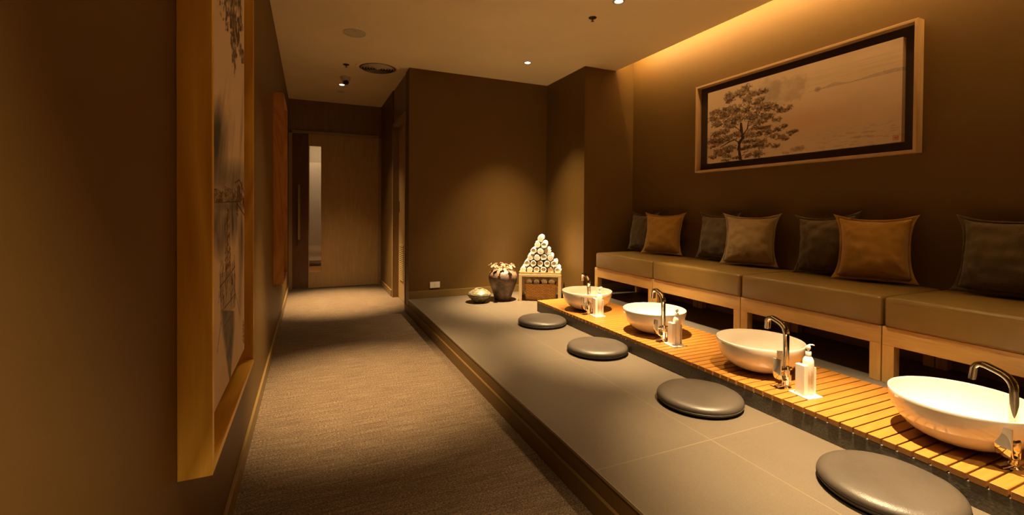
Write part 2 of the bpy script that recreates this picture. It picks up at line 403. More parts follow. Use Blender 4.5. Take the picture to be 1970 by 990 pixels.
# ------------------------------------------------------------------ paintings
def vnoise(x, y, seed=0):
    xi = np.floor(x).astype(int); yi = np.floor(y).astype(int); fx = x-xi; fy = y-yi
    def h(a, b):
        n_ = (a*374761393 + b*668265263 + seed*982451653) & 0x7fffffff
        n_ = ((n_ ^ (n_ >> 13))*1274126177) & 0x7fffffff
        return ((n_ ^ (n_ >> 16)) & 0xffff)/65535.0
    fx = fx*fx*(3-2*fx); fy = fy*fy*(3-2*fy)
    return (h(xi, yi)*(1-fx)+h(xi+1, yi)*fx)*(1-fy)+(h(xi, yi+1)*(1-fx)+h(xi+1, yi+1)*fx)*fy
def fbm(x, y, o=4, seed=0):
    s = 0; a = .5; t_ = 0
    for i in range(o): s = s+a*vnoise(x*2**i, y*2**i, seed+i*7); t_ += a; a *= .55
    return s/t_
def lay(c, m_, col_):
    m_ = np.clip(m_, 0, 1)[..., None]; return c*(1-m_)+np.array(col_)*m_
def canvas(name, nu, nv, W, H, T, col_, mat, parent, loc):
    """painted front (local x right along width, z up, facing -y), with wrapped sides"""
    bm = bmesh.new()
    lay_ = bm.loops.layers.float_color.new('paint')
    V = [[bm.verts.new((W*i/nu, 0, H*j/nv)) for i in range(nu+1)] for j in range(nv+1)]
    vc = {}
    for j in range(nv+1):
        for i in range(nu+1): vc[V[j][i]] = col_[j, i]
    for j in range(nv):
        for i in range(nu): bm.faces.new((V[j][i], V[j][i+1], V[j+1][i+1], V[j+1][i]))
    def side(row):
        B = [bm.verts.new((v.co.x, T, v.co.z)) for v in row]
        for v, b_ in zip(row, B): vc[b_] = vc[v]
        for i in range(len(row)-1): bm.faces.new((row[i], B[i], B[i+1], row[i+1]))
    side(V[0]); side(V[-1]); side([V[j][0] for j in range(nv+1)]); side([V[j][-1] for j in range(nv+1)])
    for f_ in bm.faces:
        for l_ in f_.loops: c_ = vc[l_.vert]; l_[lay_] = (c_[0], c_[1], c_[2], 1)
    me = bpy.data.meshes.new(name); bm.to_mesh(me); bm.free(); me.materials.append(mat)
    o = bpy.data.objects.new(name, me); o.location = loc; return link(o, parent)
PINE = [(0.394,0.592,0.057,0.03),(0.235,0.552,0.061,0.044),(0.336,0.564,0.059,0.038),(0.461,0.535,0.055,0.033),(0.57,0.534,0.035,0.02),(0.516,0.53,0.054,0.025),(0.424,0.494,0.065,0.033),(0.535,0.477,0.053,0.021),(0.499,0.453,0.054,0.02),(0.098,0.448,0.076,0.032),(0.195,0.456,0.052,0.026),(0.288,0.437,0.08,0.048),(0.065,0.4,0.056,0.032),(0.164,0.409,0.104,0.04),(0.406,0.414,0.066,0.038),(0.536,0.396,0.08,0.037),(0.624,0.394,0.068,0.032),(0.7,0.356,0.058,0.027),(0.781,0.358,0.032,0.02),(0.741,0.347,0.048,0.02),(0.329,0.361,0.107,0.039),(0.464,0.353,0.1,0.041),(0.59,0.321,0.078,0.028),(0.677,0.282,0.041,0.017),(0.143,0.351,0.095,0.031),(0.259,0.313,0.091,0.026),(0.52,0.286,0.08,0.028),(0.592,0.237,0.052,0.018),(0.502,0.24,0.081,0.02),(0.177,0.265,0.063,0.027),(0.101,0.25,0.065,0.027),(0.057,0.202,0.061,0.037),(0.135,0.192,0.085,0.04),(0.241,0.203,0.091,0.031),(0.311,0.219,0.06,0.026),(0.058,0.148,0.056,0.013),(0.447,0.199,0.065,0.029),(0.539,0.201,0.053,0.025),(0.601,0.192,0.052,0.024),(0.694,0.209,0.042,0.019),(0.735,0.221,0.033,0.016),(0.653,0.16,0.051,0.02),(0.72,0.143,0.049,0.019),(0.792,0.155,0.039,0.019),(0.831,0.168,0.027,0.014),(0.745,0.124,0.04,0.015),(0.467,0.146,0.055,0.017),(0.549,0.119,0.053,0.036),(0.611,0.087,0.043,0.022),(0.671,0.079,0.038,0.017),(0.391,0.148,0.038,0.013),(0.125,0.095,0.054,0.027),(0.242,0.107,0.071,0.031),(0.211,0.085,0.093,0.017),(0.06,0.052,0.05,0.019),(0.148,0.065,0.064,0.016),(0.402,0.097,0.057,0.021),(0.468,0.105,0.046,0.021),(0.506,0.035,0.071,0.028),(0.431,0.026,0.056,0.017),(0.222,0.049,0.062,0.017),(0.202,0.011,0.052,0.011),(0.315,0.022,0.059,0.012),(.84,.03,.05,.016),(.87,.042,.03,.012),(.77,.012,.04,.012)]
LIMBS = [([(.354,.0),(.338,.096),(.342,.146),(.376,.184),(.361,.237),(.355,.306)],.016),([(.376,.209),(.418,.253),(.427,.31)],.007),([(.342,.146),(.292,.179),(.241,.168),(.146,.132)],.006),([(.361,.237),(.311,.279),(.249,.315)],.005),([(.383,.057),(.431,.068)],.004),([(.424,.494),(.435,.425),(.407,.364)],.005),([(.427,.277),(.502,.289)],.004)]
def seg(X, Z, a, b):
    ax, az = a; dx, dz = b[0]-ax, b[1]-az
    t_ = np.clip(((X-ax)*dx+(Z-az)*dz)/(dx*dx+dz*dz+1e-12), 0, 1)
    return np.hypot(X-ax-t_*dx, Z-az-t_*dz), t_
def paint_pine(nu, nv, W=1.507, H=.645):
    X, Z = np.meshgrid(np.linspace(0, W, nu+1), np.linspace(0, H, nv+1))
    c = np.ones((nv+1, nu+1, 3))*np.array((.66, .48, .32))
    c = lay(c, (fbm(X*3, Z*7, 3, 3)-.35)*1.2, (.56, .40, .27))
    c = lay(c, np.exp(-((X-.9)/.4)**2-((Z-.24)/.10)**2)*.55, (.58, .34, .17))
    # misty tree
    nz_ = fbm(X*22, Z*26, 4, 11)
    d = ((X-.76)/.17)**2+((Z-.50)/.105)**2
    c = lay(c, np.clip((1.25-d+(nz_-.5)*1.5)*1.5, 0, 1)*.42*(.5+.9*nz_), (.30, .215, .155))
    d = ((X-.60)/.13)**2+((Z-.52)/.11)**2
    c = lay(c, np.clip((1.2-d+(nz_-.5)*1.5)*1.3, 0, 1)*.35, (.27, .21, .17))
    # far shore
    top = .445+.004*np.sin(X*19)*(X > .9)+.018*np.exp(-((X-1.11)/.05)**2)+.014*np.clip((X-1.15)/.2, 0, 1)*(.4+fbm(X*14, X*0, 3, 5))
    c = lay(c, ((Z > .438) & (Z < top) & (X > .92))*.45*(.6+.8*fbm(X*60, Z*60, 3, 8)), (.25, .19, .16))
    d = ((X-.993)/.024)**2+((Z-.444)/.018)**2
    c = lay(c, np.clip(1.3-d, 0, 1)*.6, (.22, .16, .12))
    c = lay(c, np.clip(fbm(X*3, Z*60, 3, 9)-.5, 0, 1)*.8*(Z > .47)*(X > .8), (.36, .26, .19))
    # ripples
    m_ = np.clip((fbm(X*26, Z*120, 3, 21)-.56)*7, 0, 1)*np.clip((X-.8)/.5, 0, 1)*np.clip((.17-Z)/.09, 0, 1)
    c = lay(c, m_*.55, (.27, .21, .18))
    # pine
    fine_ = fbm(X*110, Z*150, 3, 31); mid_ = fbm(X*34, Z*46, 3, 41); br_ = fbm(X*50, Z*70, 3, 71)
    for pts, wd in LIMBS:
        for a, b in zip(pts[:-1], pts[1:]):
            d, t_ = seg(X, Z, a, b); c = lay(c, np.clip((wd*(1.1-.35*t_)-d)/.002, 0, 1), (.045, .022, .014))
    for k_, (x, z, a, b) in enumerate(PINE):
        d = ((X-x)/(a*1.05))**2+((Z-z)/(b*1.1))**2
        m_ = np.clip((1.02-d+(mid_-.5)*2.3+(fine_-.5)*2.6)*3.0, 0, 1)
        tone = np.clip(.45+(Z-z)/b*.45+(fine_-.5)*3.0+(br_-.5)*2.6, 0, 1)[..., None]
        colr = np.array((.022, .011, .006))*(1-tone)+np.array((.27, .17, .095))*tone
        m3 = (m_*(.42 if k_ >= 63 else .93))[..., None]; c = c*(1-m3)+colr*m3
    for pts, wd in LIMBS[:2]:
        for a, b in zip(pts[:-1], pts[1:]):
            d, t_ = seg(X, Z, a, b); c = lay(c, np.clip((wd*.7*(1.1-.35*t_)-d)/.002, 0, 1)*.8, (.04, .02, .012))
    # red seal: a square outline with strokes
    x0, x1, z0, z1 = 1.463, 1.492, .012, .040
    ink = np.zeros_like(X)
    for a, b in [((x0, z0), (x1, z0)), ((x0, z1), (x1, z1)), ((x0, z0), (x0, z1)), ((x1, z0), (x1, z1)), ((x0+.006, z0+.006), (x0+.006, z1-.006)), ((x0+.006, z1-.006), (x0+.014, z0+.012)), ((x0+.014, z0+.006), (x0+.014, z1-.006)), ((x0+.019, z1-.005), (x0+.025, z0+.016)), ((x0+.020, z0+.006), (x0+.025, z0+.010)), ((x0+.018, z0+.014), (x0+.026, z0+.022))]:
        d, t_ = seg(X, Z, a, b); ink = np.maximum(ink, d < .0019)
    return lay(c, ink*.85, (.36, .06, .02))
def paint_harbour(nu, nv):
    Y0, Z0, W, H = 1.33, .617, .726, 1.433
    X, Z = np.meshgrid(np.linspace(0, W, nu+1), np.linspace(0, H, nv+1))
    A = (X+Y0-1.453)/.604                 # 0..1 across the visible part
    Q = ((1.168-(Z+Z0))/(.00141+A*.00063))  # down the sheet, 0 at eye height
    P = 401+Q
    c = np.ones((nv+1, nu+1, 3))*np.array((.84, .68, .52))
    st = fbm(A*9+P*.012, P*.008, 4, 3)
    def blob(x, y, a, b, k=1.): return np.clip(1-((A-x)/a)**2-((P-y)/b)**2, 0, 1)*k
    grey = (.085, .09, .095)
    c = lay(c, np.clip((st-.5)*2.2, 0, 1)*np.clip((P-130)/60, 0, 1)*np.clip((360-P)/60, 0, 1)*.6, grey)
    c = lay(c, blob(.05, 275, .35, 95, .95)*(.45+.9*st), grey)
    c = lay(c, blob(.5, 345, .9, 45, .8)*(.5+.8*st), grey)
    for (x, y, a, b, k) in ((.1, 440, .32, 70, .95), (.55, 420, .20, 60, .9), (.85, 460, .16, 90, .75), (.8, 560, .1, 70, .5)):
        c = lay(c, blob(x, y, a, b, k)*(.4+1.1*fbm(A*16, P*.016, 3, 9)), (.055, .062, .075))
    c = lay(c, blob(.5, 395, .8, 14, .7), (.09, .085, .08))
    # hanging foliage
    nz_ = fbm(A*30, P*.10, 3, 15)
    for a, b, w0, w1 in (((.30, -40), (.62, 70), .32, .20), ((.52, 30), (.60, 148), .20, .03), ((.62, 60), (.98, 122), .10, .10), ((.72, -20), (.86, 60), .10, .08), ((.5, -60), (.9, -10), .3, .2)):
        t_ = np.clip((P-a[1])/(b[1]-a[1]), 0, 1); cx = a[0]+(b[0]-a[0])*t_; wd = w0+(w1-w0)*t_
        m_ = np.clip((1-np.abs(A-cx)/wd+(nz_-.5)*2.2)*3, 0, 1)*((P >= a[1]) & (P <= b[1]+2))
        c = lay(c, m_*np.clip(nz_*1.7-.1, 0, 1), (.10, .075, .05))
    # waterfront houses
    jit = (fbm(A*22, P*.35, 3, 51)-.5)
    Aj = A+jit*.05; Pj = P+jit*9
    INK = (.05, .028, .014)
    def house(x0, x1, y0, y1, tone):
        nonlocal c
        inside = (Aj > x0) & (Aj < x1) & (Pj > y0) & (Pj < y1); c = lay(c, inside*.85, tone)
        e = inside & ((Aj < x0+.014) | (Aj > x1-.014) | (Pj < y0+1.4) | (Pj > y1-1.2)); c = lay(c, e*.85, INK)
        wn = inside & (np.mod(Aj-x0+.01, .042) < .014) & (np.mod(Pj-y0, 6) > 3.2); c = lay(c, wn*.7, INK)
    rs = random.Random(3)
    for (ya, yb, step) in ((356, 374, .09), (363, 380, .075), (370, 386, .085)):
        x = -.1+rs.uniform(0, .05)
        while x < .72:
            wd = rs.uniform(.04, step); y0 = rs.uniform(ya, yb); house(x, x+wd, y0, min(389, y0+rs.uniform(10, 20)), rs.choice([(.50, .38, .26), (.30, .18, .10), (.55, .43, .31), (.42, .29, .18)])); x += wd*rs.uniform(.8, 1.3)
    for i in range(16):
        x = rs.uniform(.64, .97); y0 = rs.uniform(350, 385)+max(0, .78-x)*60; house(x, x+rs.uniform(.03, .09), y0, y0+rs.uniform(12, 26)+14*max(0, x-.7), rs.choice([(.20, .10, .05), (.32, .19, .10), (.12, .06, .03)]))
    def stroke(a, b, wd, col_=INK, k=.9):
        nonlocal c
        d, t_ = seg(A+jit*.012, P/260., (a[0], a[1]/260.), (b[0], b[1]/260.)); c = lay(c, np.clip((wd-d)/.005, 0, 1)*k, col_)
    stroke((.60, 352), (.78, 346), .008); stroke((.78, 346), (1.0, 372), .010); stroke((.68, 392), (1.0, 414), .010); stroke((0, 390), (.7, 388), .006)
    # junk with mast and hull
    n2 = fbm(A*40, P*.2, 3, 25)
    m_ = (np.abs(A-.36) < .075*(.6+.6*np.clip((P-430)/90, 0, 1))) & (P > 400) & (P < 545)
    c = lay(c, m_*np.clip(n2*2.2-.5, 0, 1), (.20, .10, .045))
    for i in range(60):
        y = rs.uniform(400, 560); sp = .05+.10*max(0, (y-450)/100); x = .36+rs.uniform(-sp, sp)
        stroke((x, y), (x+rs.uniform(-.05, .05), y+rs.uniform(4, 16)), rs.uniform(.004, .009), rs.choice([INK, (.16, .08, .035), (.45, .30, .17)]))
    hull = (A > .10+.0006*(P-520)) & (A < .60) & (P > 520+30*np.abs(A-.35)) & (P < 606-50*np.abs(A-.3))
    c = lay(c, hull*.65, (.40, .33, .27))
    for i in range(46):
        x = rs.choice([rs.uniform(.10, .24), rs.uniform(.44, .60)]) if i > 14 else rs.uniform(.12, .58); y = rs.uniform(500, 572)
        stroke((x, y), (x+rs.uniform(-.03, .03), y+rs.uniform(6, 24)), rs.uniform(.004, .011), rs.choice([INK, (.15, .075, .03)]))
    for x, y0, y1 in ((.28, 392, 520), (.42, 398, 520), (.34, 395, 500), (.15, 500, 590), (.58, 492, 560), (.50, 505, 545), (.20, 500, 560)): stroke((x, y0), (x, y1), .008)
    for a, b in (((.12, 552), (.60, 512)), ((.18, 598), (.60, 566)), ((.16, 606), (.12, 520)), ((.58, 510), (.61, 576)), ((.15, 620), (.05, 680)), ((.45, 530), (.80, 605)), ((.30, 560), (.28, 600)), ((.46, 545), (.46, 590)), ((.22, 632), (.46, 606)), ((.20, 600), (.24, 632))): stroke(a, b, .007)
    refl = np.clip((1-np.abs(A-.36-.0004*(P-600))/(.25*np.clip((745-P)/120, .05, 1)))*2.5, 0, 1)*(P > 598)*(P < 742)
    c = lay(c, refl*(.5+.6*fbm(A*14, P*.04, 3, 33)), (.13, .14, .155))
    for i in range(12):
        y = 618+i*3.6; stroke((.93+.02*(i % 2), y), (.95+.015*((i*7) % 3), y+2), .010, k=.8)
    return c
PM = paint_mat('ink wash on canvas')

def box_frame(name_m, t, D, W, H, T, m_up, m_side):
    """box frame in local x (width), z (height), y depth -D..0; four boards of thickness T, joined as one moulding"""
    for nm, a in (('frame_board', (0, T, -D, 0, 0, H)), ('frame_board', (W-T, W, -D, 0, 0, H))):
        obj(nm, bx(*a, bev=.0015), m_up, t)
    for nm, a in (('frame_board', (T, W-T, -D, 0, 0, T)), ('frame_board', (T, W-T, -D, 0, H-T, H))):
        obj(nm, bx(*a, bev=.0015), m_side, t)
def xmat(m_): return m_
M['frame_h'] = wood('honey ash level grain', (.74, .42, .04), (1.0, .66, .11), 'x', .35, 3.0, .8, .5)
M['moulding_h'] = wood('pale moulding level', (.42, .25, .11), (.56, .36, .17), 'x', .35, 4, 1, .2)
M['moulding_z'] = wood('pale moulding upright', (.42, .25, .11), (.56, .36, .17), 'z', .35, 4, 1, .2)
# right wall: local x runs toward -Y (near), local -y faces -X
t = thing('framed_painting', 'wide framed ink painting of a pine tree above the benches', 'painting', (XR, 3.238, 1.535), R(-90))
box_frame('', t, .068, 1.72, .805, .018, M['moulding_z'], M['moulding_h'])
obj('backing_board', bx(.018, 1.702, -.012, -.001, .018, .787), M['backing'], t)
canvas('canvas', 480, 205, 1.507, .645, .036, paint_pine(480, 205), PM, t, (.128, -.048, .077))
# left wall: local x runs toward +Y, local -y faces +X
t = thing('framed_painting', 'tall framed harbour painting on the left wall, nearest the camera', 'painting', (XL, 1.262, .536), R(90), 'tall paintings on the left wall')
box_frame('', t, .070, .868, 1.60, .02, M['frame_z'], M['frame_h'])
obj('backing_board', bx(.02, .848, -.010, -.001, .02, 1.58), M['backing'], t)
canvas('canvas', 120, 800, .726, 1.433, .034, paint_harbour(120, 800), PM, t, (.068, -.044, .081))
M['frame_far'] = wood('russet ash upright grain', (.36, .15, .03), (.56, .27, .07), 'z', .35, 5.0, .8, .5)
M['frame_far_h'] = wood('russet ash level grain', (.36, .15, .03), (.56, .27, .07), 'x', .35, 5.0, .8, .5)
t = thing('framed_painting', 'far tall framed painting on the left wall beside the sliding door', 'painting', (XL, 4.262, .536), R(90), 'tall paintings on the left wall')
box_frame('', t, .079, .70, 1.60, .02, M['frame_far'], M['frame_far_h'])
obj('backing_board', bx(.02, .68, -.010, -.001, .02, 1.58), M['backing'], t)
cc = paint_harbour(60, 300)
canvas('canvas', 60, 300, .56, 1.433, .034, cc, PM, t, (.07, -.044, .081))

# ------------------------------------------------------------------ deck
bm = bmesh.new(); y = 4.022; k = 0
while y > YB+.6:
    box(bm, 2.068 + random.uniform(-.0015, .0015), 2.698, y-.0445, y, .2502, .275, bev=.0018, seg=1); y -= .0515
tag(obj('slatted_deck', bm, M['teak']), 'long low slatted teak deck carrying the white basins', 'deck')

# ------------------------------------------------------------------ basins
BAS = [(2.310, 3.502), (2.345, 2.655), (2.345, 1.787), (2.352, .910)]
def basin_bm(r=.226, h=.168):
    pr = []
    n_ = 26
    for i in range(n_+1):
        a = PI/2*i/n_; rr_ = .05 + (r-.05)*math.sin(a)**.92 if i else .05
        pr.append((rr_, h*(1-math.cos(a)**1.0)))
    out = [(0, 0), (.045, 0)] + pr[1:]
    inn = [(q[0]-.006-.002*(1-q[1]/h), max(q[1], .010)+.002*(1-q[1]/h)) for q in pr[1:]]
    rim = [(r-.0008, h+.0018), (r-.003, h+.0028), (r-.0052, h+.0018)]
    full = out + rim + inn[::-1] + [(.025, .0118), (0, .0115)]
    return lathe(bmesh.new(), full, 96)
def make_basin(loc, label):
    t = thing('wash_basin', label, 'basin', loc, 0, 'white vessel basins on the deck')
    o = obj('bowl', basin_bm(), M['basin'], t, smooth=True)
    bm = bmesh.new(); lathe(bm, [(0, .0175), (.012, .0175), (.019, .0155), (.022, .0118), (.022, .011), (0, .011)], 24)
    obj('drain', bm, M['chrome'], t, smooth=True)
    return t
b0 = make_basin((*BAS[0], .2753), 'white vessel basin farthest away, nearest the towel table')
for p, lb in zip(BAS[1:], ('white vessel basin second from the towel table, brightly lit inside', 'white vessel basin with shaded cream interior, third from the towel table', 'largest looking white basin nearest the camera, cut by the right edge')):
    dup(b0, (*p, .2753), 0, lb)

# ------------------------------------------------------------------ faucets  (local +y points to the basin)
def make_faucet(loc, rz, label):
    t = thing('faucet', label, 'faucet', loc, rz, 'chrome faucets beside the basins')
    bm = bmesh.new(); lathe(bm, [(0, 0), (.027, 0), (.027, .004), (.022, .007), (.0165, .010), (.016, .055), (.019, .060), (.019, .105), (.0155, .110), (0, .110)], 28)
    obj('base', bm, M['chrome'], t, smooth=True, auto=35)
    path = rbend([(0, 0, .10), (0, 0, .312), (0, .106, .346), (0, .114, .274)], .045, 9)
    path = [Vector((0, 0, .10)), Vector((0, 0, .16)), Vector((0, 0, .22))] + path[1:]
    bm = sweep(bmesh.new(), path, rrect(.0145, .0085, .003), side=(1, 0, 0))
    obj('spout', bm, M['chrome'], t, smooth=True, auto=35)
    bm = bmesh.new()
    sweep(bm, [(.0, .0, .092), (-.050, -.004, .092)], circ(.0105, 16)); sweep(bm, [(.0, .0, .094), (.034, 0, .094)], circ(.009, 14))
    sweep(bm, [(-.012, 0, .092), (-.022, 0, .092)], circ(.0165, 18))
    obj('valve', bm, M['chrome'], t, smooth=True, auto=35)
    # J-shaped lever: flat plate hanging on the basin-left side, curling back under to the body
    pts = [(-.058, 0, .150), (-.058, 0, .075), (-.050, 0, .050), (-.032, 0, .040), (-.014, 0, .046)]
    pth = rbend(pts, .02, 5)
    bm = sweep(bmesh.new(), pth, rrect(.023, .0035, .0015), side=(0, 1, 0))
    lv = obj('lever', bm, M['chrome'], t, smooth=True, auto=35)
    bm = bmesh.new()
    for q in range(5): box(bm, -.0622, -.0616, .006-q*.0035, .0082-q*.0035, .078, .0805)
    obj('logo', bm, M['print'], lv)
    # small hook and hose tail below
    bm = sweep(bmesh.new(), rbend([(.026, -.004, .060), (.026, -.004, .022), (.026, .004, .008), (.026, .016, .012)], .012, 5), circ(.006, 12))
    obj('hose_tail', bm, M['chrome'], t, smooth=True, auto=40)
    bm = sweep(bmesh.new(), [(-.006, .0, .016), (-.028, .006, .010), (-.05, .012, .005)], [(a*1.0, b) for a, b in rrect(.013, .003, .0015)], side=(0, 1, 0))
    obj('foot_plate', bm, M['chrome'], t, smooth=True, auto=40)
    return t
FA = [(2.206, 3.318), (2.232, 2.437), (2.222, 1.543), (2.265, .735)]
RZ = [R(-4), R(-5), R(-5), R(-5)]
f0 = make_faucet((*FA[0], .2752), RZ[0], 'chrome gooseneck faucet at the farthest basin')
for p, rz_, lb in zip(FA[1:], RZ[1:], ('chrome gooseneck faucet at the brightly lit second basin', 'chrome gooseneck faucet at the shaded third basin', 'chrome gooseneck faucet nearest the camera at the right edge')):
    dup(f0, (*p, .2752), rz_, lb)

# ------------------------------------------------------------------ dispenser stands and bottles
def make_stand(loc, rz, label):
    t = thing('dispenser_stand', label, 'stand', loc, rz, 'white dispenser stands')
    bm = sweep(bmesh.new(), [(0, 0, 0), (0, 0, .0045)], rrect(.048, .056, .008, 5), side=(1, 0, 0)); obj('tray', bm, M['white_gloss'], t, smooth=True, auto=35)
    obj('block', bx(-.034, -.010, -.022, .030, .0045, .150, bev=.0025), M['white_gloss'], t)
    obj('back_panel', bx(.0415, .0445, -.018, .018, .0045, .135, bev=.0012), M['white_gloss'], t)
    return t
def make_bottle(loc, rz, label):
    t = thing('pump_bottle', label, 'bottle', loc, rz, 'white pump bottles')
    bm = lathe(bmesh.new(), [(0, 0), (.022, 0), (.0248, .003), (.0248, .150), (.0235, .164), (.019, .175), (.0125, .183), (.0115, .187), (0, .187)], 36)
    obj('bottle_body', bm, M['bottle'], t, smooth=True, auto=50)
    bm = lathe(bmesh.new(), [(0, .185), (.0125, .185), (.0130, .187), (.0130, .203), (.0115, .206), (0, .206)], 28); obj('collar', bm, M['bottle'], t, smooth=True, auto=40)
    bm = lathe(bmesh.new(), [(0, .204), (.0045, .204), (.0045, .213), (.0095, .218), (.0098, .229), (.007, .236), (0, .237)], 24)
    sweep(bm, [(.0, 0, .2375), (.012, 0, .239), (.024, 0, .238), (.031, 0, .2345)], [(a, b) for a, b in circ(.006, 12, 1, .45)], side=(0, 1, 0))
    obj('pump_head', bm, M['bottle'], t, smooth=True, auto=50)
    bm = bmesh.new()
    for i in range(22):
        if i in (3, 4, 12): continue
        box(bm, -.0008, .0010, -.0255, -.0245, .030+i*.0042, .0325+i*.0042)
    o = obj('label_print', bm, M['print'], t); o.rotation_euler = (0, 0, R(-8))
    return t
ST = [(2.245, 3.235), (2.235, 2.330), (2.222, 1.440)]
SL = ['the farthest basin', 'the brightly lit second basin', 'the shaded third basin']
s0 = b1 = None
for i, (p, lb) in enumerate(zip(ST, SL)):
    rz_ = R(-8)
    if i == 0:
        s0 = make_stand((*p, .2753), rz_, 'white dispenser tray with block at '+lb)
    else: dup(s0, (*p, .2753), rz_, 'white dispenser tray with block at '+lb)
    q = Matrix.Rotation(rz_, 3, 'Z') @ Vector((.0160, .002, 0)); L = (p[0]+q.x, p[1]+q.y, .2800)
    if i == 0: b1 = make_bottle(L, R(15), 'white pump bottle on the stand at '+lb)
    else: dup(b1, L, R(15 if i == 1 else -10), 'white pump bottle on the stand at '+lb)

# ------------------------------------------------------------------ round floor cushions
def make_zabuton(loc, rz, label):
    t = thing('floor_cushion', label, 'cushion', loc, rz, 'round floor cushions')
    r = .213; h = .058
    bm = lathe(bmesh.new(), [(0, .0), (.17, .0), (.195, .003), (r-.006, .010), (r-.001, .017), (r-.0035, .021), (r-.001, .026), (r, .033), (r-.004, .042), (r-.014, .050), (r-.035, .056), (.12, .0595), (.06, .0605), (0, .061)], 96)
    for v in bm.verts:
        d_ = math.hypot(v.co.x, v.co.y)
        if d_ > .02:
            v.co.z += (noise.noise(v.co*9)*.002 + noise.noise(v.co*40)*.0005)*(v.co.z > .02); v.co.x *= 1 + noise.noise(v.co*6)*.006; v.co.y *= 1 + noise.noise(v.co*6+Vector((5, 0, 0)))*.006
    o = obj('cushion_cover', bm, M['zabuton'], t, smooth=True)
    bm = bmesh.new(); R_ = r-.0005
    lathe(bm, [(R_+.0018*math.cos(a), .0215+.0018*math.sin(a)) for a in [2*PI*i/8 for i in range(8)]], 96, close=True)
    obj('piping', bm, M['dark_piping'], t, smooth=True)
    return t
ZL = ['round charcoal floor cushion farthest away, nearest the big clay vase', 'round charcoal floor cushion second from the vases, level with the second basin', 'round charcoal floor cushion beside the shaded third basin', 'round charcoal floor cushion nearest the camera at the bottom edge']
z0 = make_zabuton((1.877, 3.548, ZP+.0005), 0, ZL[0])
for (x, y_, a), lb in zip(((1.873, 2.700, 70), (1.871, 1.770, 200), (1.888, .925, 320)), ZL[1:]): dup(z0, (x, y_, ZP+.0005), R(a), lb)

# ------------------------------------------------------------------ benches and seat cushions
def bench(y0, y1, label):
    t = thing('bench', label, 'bench', (2.79, y0, .268), 0, 'oak bench frames along the right wall')
    L = y1-y0; D = XR-.016-2.79; lw = .054; top = .298
    for (xx, yy) in ((0, 0), (0, L-lw), (D-lw, 0), (D-lw, L-lw)):
        obj('leg', bx(xx, xx+lw, yy, yy+lw, 0, top-.098, bev=.002), M['oak_z'], t)
    obj('front_rail', bx(0, .026, 0, L, top-.098, top, bev=.002), M['oak'], t)
    obj('rear_rail', bx(D-.026, D, 0, L, top-.098, top, bev=.002), M['oak'], t)
    for yy in (0, L-.026): obj('side_rail', bx(.026, D-.026, yy, yy+.026, top-.098, top, bev=.002), M['oak'], t)
    obj('seat_board', bx(.026, D-.026, .026, L-.026, top-.03, top-.004), M['oak'], t)
    return t
def seat(y0, y1, label):
    t = thing('seat_cushion', label, 'seat cushion', (2.778, y0, .5662), 0, 'olive leather seat cushions')
    L = y1-y0; D = XR-.002-2.778; H = .158
    bm = bmesh.new(); nx, ny = 22, 30
    bmesh.ops.create_grid(bm, x_segments=1, y_segments=1, size=.5); bm.clear()
    box(bm, 0, D, 0, L, 0, H, bev=.018, seg=4)
    bmesh.ops.subdivide_edges(bm, edges=[e for e in bm.edges if e.calc_length() > .3], cuts=14, use_grid_fill=True)
    for v in bm.verts:
        u, w_ = v.co.x/D, v.co.y/L
        if v.co.z > H*.6: v.co.z += .013*max(0, math.sin(PI*min(max(u, 0), 1)))**.6*max(0, math.sin(PI*min(max(w_, 0), 1)))**.5
        if v.co.z > .02 and v.co.z < H-.02: pass
        nz_ = noise.noise(Vector((v.co.x*7, (v.co.y+y0)*5, v.co.z*9)))*.0022
        v.co.x += nz_*(v.co.x < .1); v.co.z += nz_*.5*(v.co.z > .1)
    obj('cushion_cover', bm, M['seat'], t, smooth=True, auto=50)
    # stitched seams: along the top front edge, the bottom front edge and the near corner
    bm = bmesh.new()
    def dashes(a, b, n_):
        A, B = Vector(a), Vector(b)
        for i in range(n_):
            p, q = A.lerp(B, i/n_), A.lerp(B, (i+.62)/n_)
            sweep(bm, [p, q], circ(.00075, 5))
    dashes((-.0004, .02, H-.020), (-.0004, L-.02, H-.020), int(L/.008))
    dashes((-.0004, .02, .014), (-.0004, L-.02, .014), int(L/.008))
    dashes((-.0002, .019, .02), (-.0002, .019, H-.02), 16)
    obj('stitching', bm, M['stitch'], t)
    bm = sweep(bmesh.new(), [(.006, .02, H-.006), (.006, L/2, H-.005), (.006, L-.02, H-.006)], circ(.0022, 8)); obj('piping', bm, M['seat'], t, smooth=True)
    return t
BL = ['oak bench frame farthest away beside the column', 'oak bench frame second from the column', 'oak bench frame third from the column, behind the shaded basin', 'oak bench frame nearest the camera, cut by the right edge']
CL = ['olive brown leather seat cushion farthest away beside the column', 'olive brown leather seat cushion second from the column', 'olive brown leather seat cushion third from the column', 'olive brown leather seat cushion nearest the camera, cut by the right edge']
for (a, b), l1, l2 in zip(((3.187, 4.083), (2.282, 3.182), (1.411, 2.277), (.505, 1.405)), BL, CL):
    bench(a, b, l1); seat(a-.004 if a > 1 else a, b-.011 if b < 4 else b-.03, l2)

